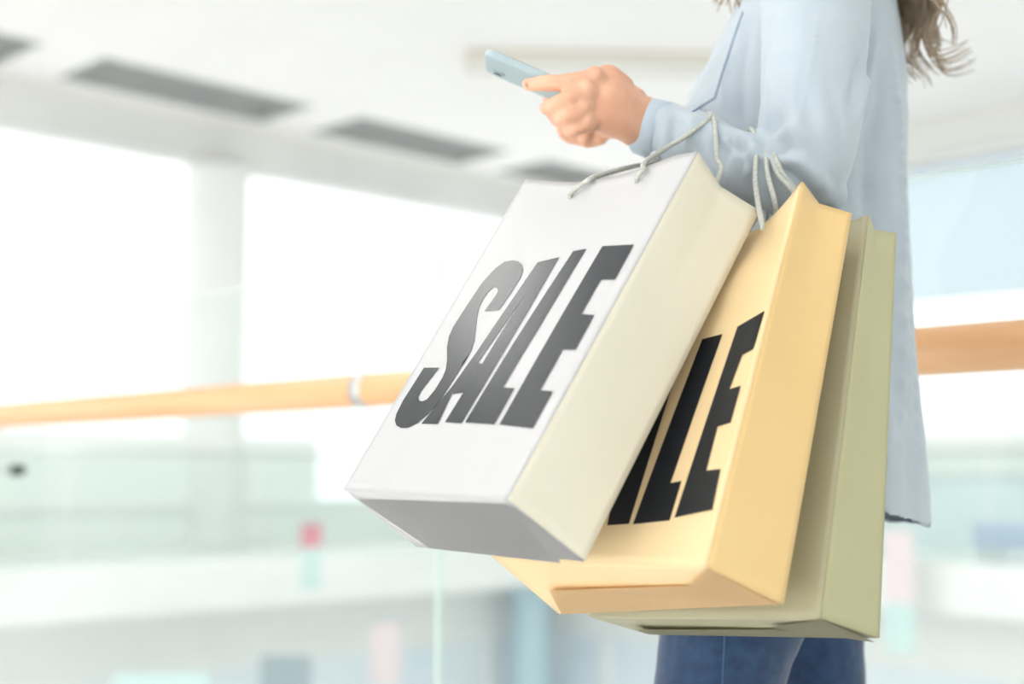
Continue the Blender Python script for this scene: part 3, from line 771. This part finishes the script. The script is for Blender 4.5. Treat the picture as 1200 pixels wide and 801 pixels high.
b_ = bmesh.new(); cc = ctr-ax*(PL/2-.016)+wy*.018-nz_*(PT/2+.0012); tube(b_, [cc+nz_*.0005, cc-nz_*.0006], [.005, .005], 18, caps='flat'); from_bm('lens', b_, M['lens'], cl)

# ------------------------------------------------------------------ shopping bags
BAGS = {
 'white': dict(FTL=(0.0152, 1.4472, 1.0918), FTR=(0.1682, 1.2509, 1.0738), BTR=(0.2318, 1.301, 1.0294), FBL=(-0.1576, 1.3271, 0.77), FBR=(-0.0034, 1.1297, 0.7634), BBR=(0.0602, 1.1804, 0.712), BBL=(-0.0927, 1.3782, 0.7145), BTL=(0.064, 1.482, 1.042)),
 'yellow': dict(FTL=(0.092, 1.481, 1.040), FTR=(0.267, 1.2753, 1.0516), BTR=(0.3208, 1.3118, 1.0290), FBL=(-0.0187, 1.3549, 0.706), FBR=(0.158, 1.1558, 0.7086), BBR=(0.2304, 1.2111, 0.6744), BBL=(0.0464, 1.4126, 0.6468), BTL=(0.139, 1.510, 1.006)),
 'sage': dict(FTL=(0.149, 1.532, 1.024), FTR=(0.3441, 1.3402, 1.0328), BTR=(0.3831, 1.3878, 1.0236), FBL=(0.0765, 1.4218, 0.6434), FBR=(0.2661, 1.2301, 0.6604), BBR=(0.3298, 1.2853, 0.6376), BBL=(0.1384, 1.4770, 0.6208), BTL=(0.196, 1.580, 1.001)),
}
def sheet(name, fn, nu, nv, mat, par, th=.0007):
    """a sheet of paper: fn(u, v) -> point; thickness goes inwards"""
    bm = bmesh.new(); g = [[bm.verts.new(fn(i/nu, j/nv)) for j in range(nv+1)] for i in range(nu+1)]
    for i in range(nu):
        for j in range(nv): bm.faces.new((g[i][j], g[i+1][j], g[i+1][j+1], g[i][j+1]))
    bmesh.ops.recalc_face_normals(bm, faces=bm.faces)
    bmesh.ops.solidify(bm, geom=bm.faces[:], thickness=th)
    return from_bm(name, bm, mat, par, smooth=True)
def quad(TL, TR, BR, BL):
    def f(u, v): return lerp(lerp(BL, BR, u), lerp(TL, TR, u), v)
    return f
def rope(path, name, par, r=.0026):
    P = catmull(path, 14)
    # resample evenly
    L = [0]
    for a, b in zip(P, P[1:]): L.append(L[-1]+(b-a).length)
    n = int(L[-1]/.0011)+2; Q = []; j = 0
    for i in range(n):
        s = L[-1]*i/(n-1)
        while j < len(L)-2 and L[j+1] < s: j += 1
        t = (s-L[j])/max(1e-9, L[j+1]-L[j]); Q.append(lerp(P[j], P[j+1], min(1, t)))
    F = frame_along(Q); bm = bmesh.new(); rings = []; m = 18
    for i, (p, (t, X, Y)) in enumerate(zip(Q, F)):
        tw = i*.0011/.0105*2*math.pi; e = []
        for k in range(m):
            a = 2*math.pi*k/m
            rad = r*(.72+.34*abs(math.cos(1.5*(a-tw/1.0))))
            e.append(bm.verts.new(p+X*rad*math.cos(a)+Y*rad*math.sin(a)))
        rings.append(e)
    for a, b in zip(rings, rings[1:]):
        for k in range(m): bm.faces.new((a[k], a[(k+1) % m], b[(k+1) % m], b[k]))
    bm.faces.new(rings[0][::-1]); bm.faces.new(rings[-1])
    return from_bm(name, bm, M['rope'], par)

# letter outlines in panel coordinates (u across the front, v up)
def arc(cx, cy, rx, ry, a0, a1, n=14): return [(cx+rx*math.cos(math.radians(lerp(a0, a1, i/n))), cy+ry*math.sin(math.radians(lerp(a0, a1, i/n)))) for i in range(n+1)]
def bez(p, q, r, s, n=12):
    return [tuple(p[k]*(1-t)**3+3*q[k]*t*(1-t)**2+3*r[k]*t*t*(1-t)+s[k]*t**3 for k in (0, 1)) for t in [i/n for i in range(n+1)]]
S_ = [(0.367, 0.53), (0.379, 0.584), (0.384, 0.631), (0.37, 0.658), (0.34, 0.677), (0.299, 0.69), (0.259, 0.695), (0.208, 0.694), (0.169, 0.674), (0.135, 0.628), (0.122, 0.551), (0.114, 0.487), (0.124, 0.457), (0.156, 0.422), (0.211, 0.379), (0.239, 0.35), (0.247, 0.326), (0.244, 0.29), (0.226, 0.262), (0.203, 0.256), (0.176, 0.259), (0.157, 0.269), (0.151, 0.288), (0.184, 0.358), (0.074, 0.361), (0.067, 0.306), (0.061, 0.261), (0.069, 0.221), (0.085, 0.201), (0.116, 0.186), (0.16, 0.178), (0.209, 0.179), (0.254, 0.192), (0.291, 0.219), (0.317, 0.253), (0.331, 0.32), (0.339, 0.375), (0.337, 0.408), (0.320, 0.437), (0.283, 0.475), (0.242, 0.515), (0.218, 0.546), (0.212, 0.58), (0.222, 0.601), (0.238, 0.61), (0.266, 0.606), (0.285, 0.593), (0.288, 0.578), (0.272, 0.53)]
A_o = [(0.437, 0.678), (0.553, 0.688), (0.555, 0.531), (0.549, 0.399), (0.542, 0.294), (0.532, 0.192), (0.427, 0.194), (0.439, 0.278), (0.371, 0.276), (0.388, 0.189), (0.281, 0.19), (0.345, 0.296), (0.379, 0.4), (0.414, 0.56)]
L_ = [(0.617, 0.704), (0.686, 0.708), (0.676, 0.486), (0.659, 0.292), (0.726, 0.29), (0.722, 0.19), (0.55, 0.194), (0.567, 0.348)]
E_ = [(0.77, 0.712), (0.937, 0.709), (0.939, 0.603), (0.866, 0.605), (0.864, 0.502), (0.934, 0.498), (0.935, 0.399), (0.871, 0.399), (0.869, 0.285), (0.937, 0.282), (0.937, 0.182), (0.751, 0.19)]
E2 = [(0.882, 0.602), (0.981, 0.637), (0.974, 0.535), (0.934, 0.522), (0.917, 0.433), (0.96, 0.44), (0.956, 0.346), (0.907, 0.337), (0.906, 0.227), (0.963, 0.23), (0.97, 0.132), (0.824, 0.112)]
L2 = [(0.741, 0.578), (0.825, 0.586), (0.769, 0.197), (0.814, 0.202), (0.806, 0.105), (0.651, 0.094)]
A_h = [(0.476, 0.561), (0.457, 0.363), (0.427, 0.366)]
A2o = [(.60, .586), (.685, .586), (.660, .421), (.633, .095), (.535, .09), (.528, .155), (.495, .155), (.485, .09), (.40, .09)]
A2h = [(.615, .50), (.560, .27), (.520, .27)]
S2_ = [(x*.97, y-.105) for x, y in S_]
def letter(name, outline, holes, fn, nrm, mat, par, off=.0013):
    from mathutils.geometry import tessellate_polygon
    polys = [[Vector((x, y, 0)) for x, y in outline]]+[[Vector((x, y, 0)) for x, y in h] for h in holes]
    flat = [p for q in polys for p in q]
    tris = tessellate_polygon(polys)
    bm = bmesh.new(); vs = [bm.verts.new(p) for p in flat]
    for t in tris:
        try: bm.faces.new([vs[i] for i in t])
        except ValueError: pass
    # cut on a grid so that the print follows the paper
    for i in range(1, 48):
        for co, no in (((min(i, 39)/40, 0, 0), (1, 0, 0)), ((0, i/48, 0), (0, 1, 0))):
            bmesh.ops.bisect_plane(bm, geom=bm.verts[:]+bm.edges[:]+bm.faces[:], plane_co=co, plane_no=no)
    for v in bm.verts: v.co = fn(v.co.x, v.co.y)+nrm*off
    bmesh.ops.recalc_face_normals(bm, faces=bm.faces)
    me = bpy.data.meshes.new(name); bm.to_mesh(me); bm.free()
    return link(name, me, mat, par)

def make_bag(key, label, mats, droop, letters, ink, ropes):
    K = {k: Vector(v) for k, v in BAGS[key].items()}
    cen = sum(K.values(), Vector())/8
    base = (K['FBL']+K['FBR']+K['BBL']+K['BBR'])/4
    t = empty('shopping_bag', base, label, 'shopping bag')
    nF = (K['FTR']-K['FBR']).cross(K['FBL']-K['FBR']).normalized()
    if nF.dot(K['FBR']-K['BBR']) < 0: nF = -nF
    nS = (K['FTR']-K['FBR']).cross(K['BBR']-K['FBR']).normalized()
    if nS.dot(K['FBR']-K['FBL']) < 0: nS = -nS
    up = (K['FTR']-K['FBR']).normalized()
    q = quad(K['FTL'], K['FTR'], K['FBR'], K['FBL'])
    def front(u, v):
        p = q(u, v); b = math.sin(math.pi*u)
        p = p + nF*(.003*b*math.sin(math.pi*min(1, v*1.05))) 
        d = droop(u)*sstep(.72, 1.0, v)
        return p - up*d*v - nF*(d*.45)
    qb = quad(K['BTL'], K['BTR'], K['BBR'], K['BBL'])
    def back(u, v):
        p = qb(u, v); return p - nF*(.002*math.sin(math.pi*u)*math.sin(math.pi*v)) + nF*.010*math.sin(math.pi*u)*sstep(.7, 1, v)
    qs = quad(K['FTR'], K['BTR'], K['BBR'], K['FBR'])
    def side(u, v):
        c = 1-abs(2*u-1); return qs(u, v) - nS*(.0052*c*sstep(.05, 1, v)) - nS*.004*c*sstep(.75, 1, v) - up*c*.004*sstep(.9, 1, v)
    ql = quad(K['FTL'], K['BTL'], K['BBL'], K['FBL'])
    def side2(u, v):
        c = 1-abs(2*u-1); return ql(u, v) + nS*(.006*c*sstep(.05, 1, v))
    qd = quad(K['FBL'], K['FBR'], K['BBR'], K['BBL'])
    nB = (K['FBR']-K['FBL']).cross(K['BBL']-K['FBL']).normalized()
    if nB.dot(up) > 0: nB = -nB
    fp = sheet('front_panel', front, 40, 48, mats['front'], t)
    sheet('back_panel', back, 20, 24, mats['front'], t)
    sp = sheet('side_panel', side, 12, 36, mats['side'], t)
    sheet('side_panel', side2, 12, 24, mats['side'], t)
    bp = sheet('bottom_panel', lambda u, v: qd(u, v) - nB*.0005, 20, 8, mats['bottom'], t)
    # folded bottom: a long flap over the rear half and a small triangular gusset at the near end
    def tri(pts, off, name, mat):
        b_ = bmesh.new(); vs = [b_.verts.new(qd(u, 1-w)+nB*o_) for u, w, o_ in pts]
        b_.faces.new(vs); bmesh.ops.solidify(b_, geom=b_.faces[:], thickness=.0006); return from_bm(name, b_, mat, bp, False)
    for nm, pts in mats['flaps']: tri(pts, 0, nm, mats['flapmat'])
    for nm, out, holes in letters:
        letter(nm, out, holes, front, nF, ink, fp)
    for nm, path in ropes(K, front, back, nF, up): rope(path, nm, t)
    return t

# forearm crest points used by the cords
def wrap_front(holeA, holeB, xs, top_px, top_py, Yc, rr=.046, pre=[], preA=[]):
    """cord from near hole over the sleeve and down behind it to the far hole"""
    c = at(top_px, top_py, Yc)
    return None
def crest(px): 
    y = lerp(118, 167, sstep(755, 890, px)); return y
def over(px, dpx=0):
    """three points of a cord passing over the sleeve at pixel column px: front, top, behind"""
    Yc = lerp(1.499, 1.43, (px-757)/(944-757)); cy = lerp(148, 205, (px-757)/(890-757)); r = lerp(.031, .0425, (px-757)/(944-757))+.005
    c = at(px, cy, Yc)
    return c, r
def loop_over(px, lean):
    c, r = over(px); out = []
    for a in (200, 165, 130, 100, 75, 45, 15, -20):
        out.append(c+Vector((lean*(a-90)/110*.01, -math.cos(math.radians(180-a))*-r*1.0, math.sin(math.radians(a))*r)))
    return out
def arcpts(px, angs, lean=0, extra=0):
    c, r = over(px); r += extra
    return [c+Vector((lean*math.sin(math.radians(a))*.01, -math.cos(math.radians(a))*r, math.sin(math.radians(a))*r)) for a in angs]
# angle 0 = camera side of the sleeve, 90 = top, 180 = far side

def ropes_white(K, front, back, nF, up):
    hA, hB = front(.365, .940), front(.740, .945)
    pathA = [hB-nF*.006, hB+nF*.004, at(753.5, 198, hB.y-.004), at(756, 190, hB.y+.02), at(778, 175, 1.425), at(806, 158, 1.432)]
    pathA += arcpts(829, (52, 80, 110, 150, 185)) + [at(800, 190, 1.535), at(756, 193, 1.52), at(738, 196, 1.50), at(700, 206, hA.y+.002), at(682, 216, hA.y-.008), hA+nF*.004, hA-nF*.006]
    b1, b2 = back(.66, .93), back(.36, .93)
    pathB = [b1+nF*.004, b1-nF*.005, at(843, 206, 1.372), at(840, 185, 1.405)] + arcpts(833, (28, 60, 90, 130, 180)) + [at(815, 230, 1.50), b2-nF*.012, b2-nF*.004, b2+nF*.004]
    return [('rope_handle', pathA), ('rope_handle', pathB)]
def ropes_yellow(K, front, back, nF, up):
    f1 = at(893, 262, 1.283); 
    h1, h2 = front(.80, .91), front(.42, .92)
    n1 = at(894, 268, 1.262)
    pa = [n1, at(892, 257, 1.268), at(888, 236, 1.315), at(885, 208, 1.365)] + arcpts(879, (18, 50, 90, 130, 180)) + [at(865, 240, 1.49), h2+nF*.02, h2+nF*.004, h2-nF*.006]
    b1, b2 = back(.72, .93), back(.40, .93)
    pb = [b1+nF*.002, b1+nF*.006+up*.01, at(908, 238, 1.335), at(900, 206, 1.370)] + arcpts(889, (20, 50, 90, 130, 180)) + [at(880, 250, 1.49), b2+nF*.012, b2+nF*.004]
    return [('rope_handle', pa), ('rope_handle', pb)]
def ropes_sage(K, front, back, nF, up):
    h1, h2 = front(.68, .94), front(.38, .94); b1, b2 = back(.68, .93), back(.40, .93)
    pa = [h1-nF*.003, h1+nF*.004, at(932, 234, 1.352), at(912, 204, 1.368)] + arcpts(895, (20, 50, 90, 130, 180)) + [at(890, 250, 1.50), h2+nF*.008, h2+nF*.003]
    pb = [b1+nF*.004, b1-nF*.004+up*.01, at(940, 238, 1.368), at(916, 201, 1.372)] + arcpts(899, (24, 55, 90, 130, 180)) + [at(900, 250, 1.50), b2-nF*.008, b2-nF*.003]
    return [('rope_handle', pa), ('rope_handle', pb)]

# flaps in bottom coordinates: (u along the front 0..1, w from front edge 0..1, distance off the bottom)
flW = [('bottom_flap', [(1.0, .0, .0012), (.90, .86, .006), (1.0, 1.0, .0008)]), ('bottom_flap', [(.02, .16, .0008), (.97, .06, .0008), (.90, .99, .0045), (.10, .99, .0012)])]
flY = [('bottom_flap', [(.13, .50, .0050), (.80, .45, .0020), (.995, .98, .0012), (.02, .99, .0012)]), ('bottom_flap', [(.80, .42, .0035), (1.0, .01, .0008), (.995, .97, .0035)])]
flS = [('bottom_flap', [(.10, .45, .0050), (.70, .50, .0020), (.99, .98, .0012), (.02, .99, .0012)]), ('bottom_flap', [(.72, .30, .0035), (1.0, .01, .0008), (.995, .97, .0045)])]
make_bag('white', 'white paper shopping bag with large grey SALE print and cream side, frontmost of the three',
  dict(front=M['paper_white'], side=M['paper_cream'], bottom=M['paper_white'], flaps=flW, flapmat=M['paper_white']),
  lambda u: .012*math.sin(math.pi*min(1, u*1.12)) if u < .9 else 0,
  [('printed_letter', S_, []), ('printed_letter', A_o, [A_h]), ('printed_letter', L_, []), ('printed_letter', E_, [])], M['ink_grey'], ropes_white)
make_bag('yellow', 'pale yellow paper shopping bag with black SALE print, between the white and sage bags',
  dict(front=M['paper_yellow_front'], side=M['paper_yellow'], bottom=M['paper_yellow_front'], flaps=flY, flapmat=M['paper_yellow_front']),
  lambda u: .034*math.sin(math.pi*.5*min(1, (1-u)/.27)),
  [('printed_letter', S2_, []), ('printed_letter', A2o, [A2h]), ('printed_letter', L2, []), ('printed_letter', E2, [])], M['ink_black'], ropes_yellow)
make_bag('sage', 'plain sage green paper shopping bag, rearmost of the three against the jeans',
  dict(front=M['paper_sage_front'], side=M['paper_sage'], bottom=M['paper_sage_front'], flaps=flS, flapmat=M['paper_sage_front']),
  lambda u: .010*math.sin(math.pi*u), [], None, ropes_sage)
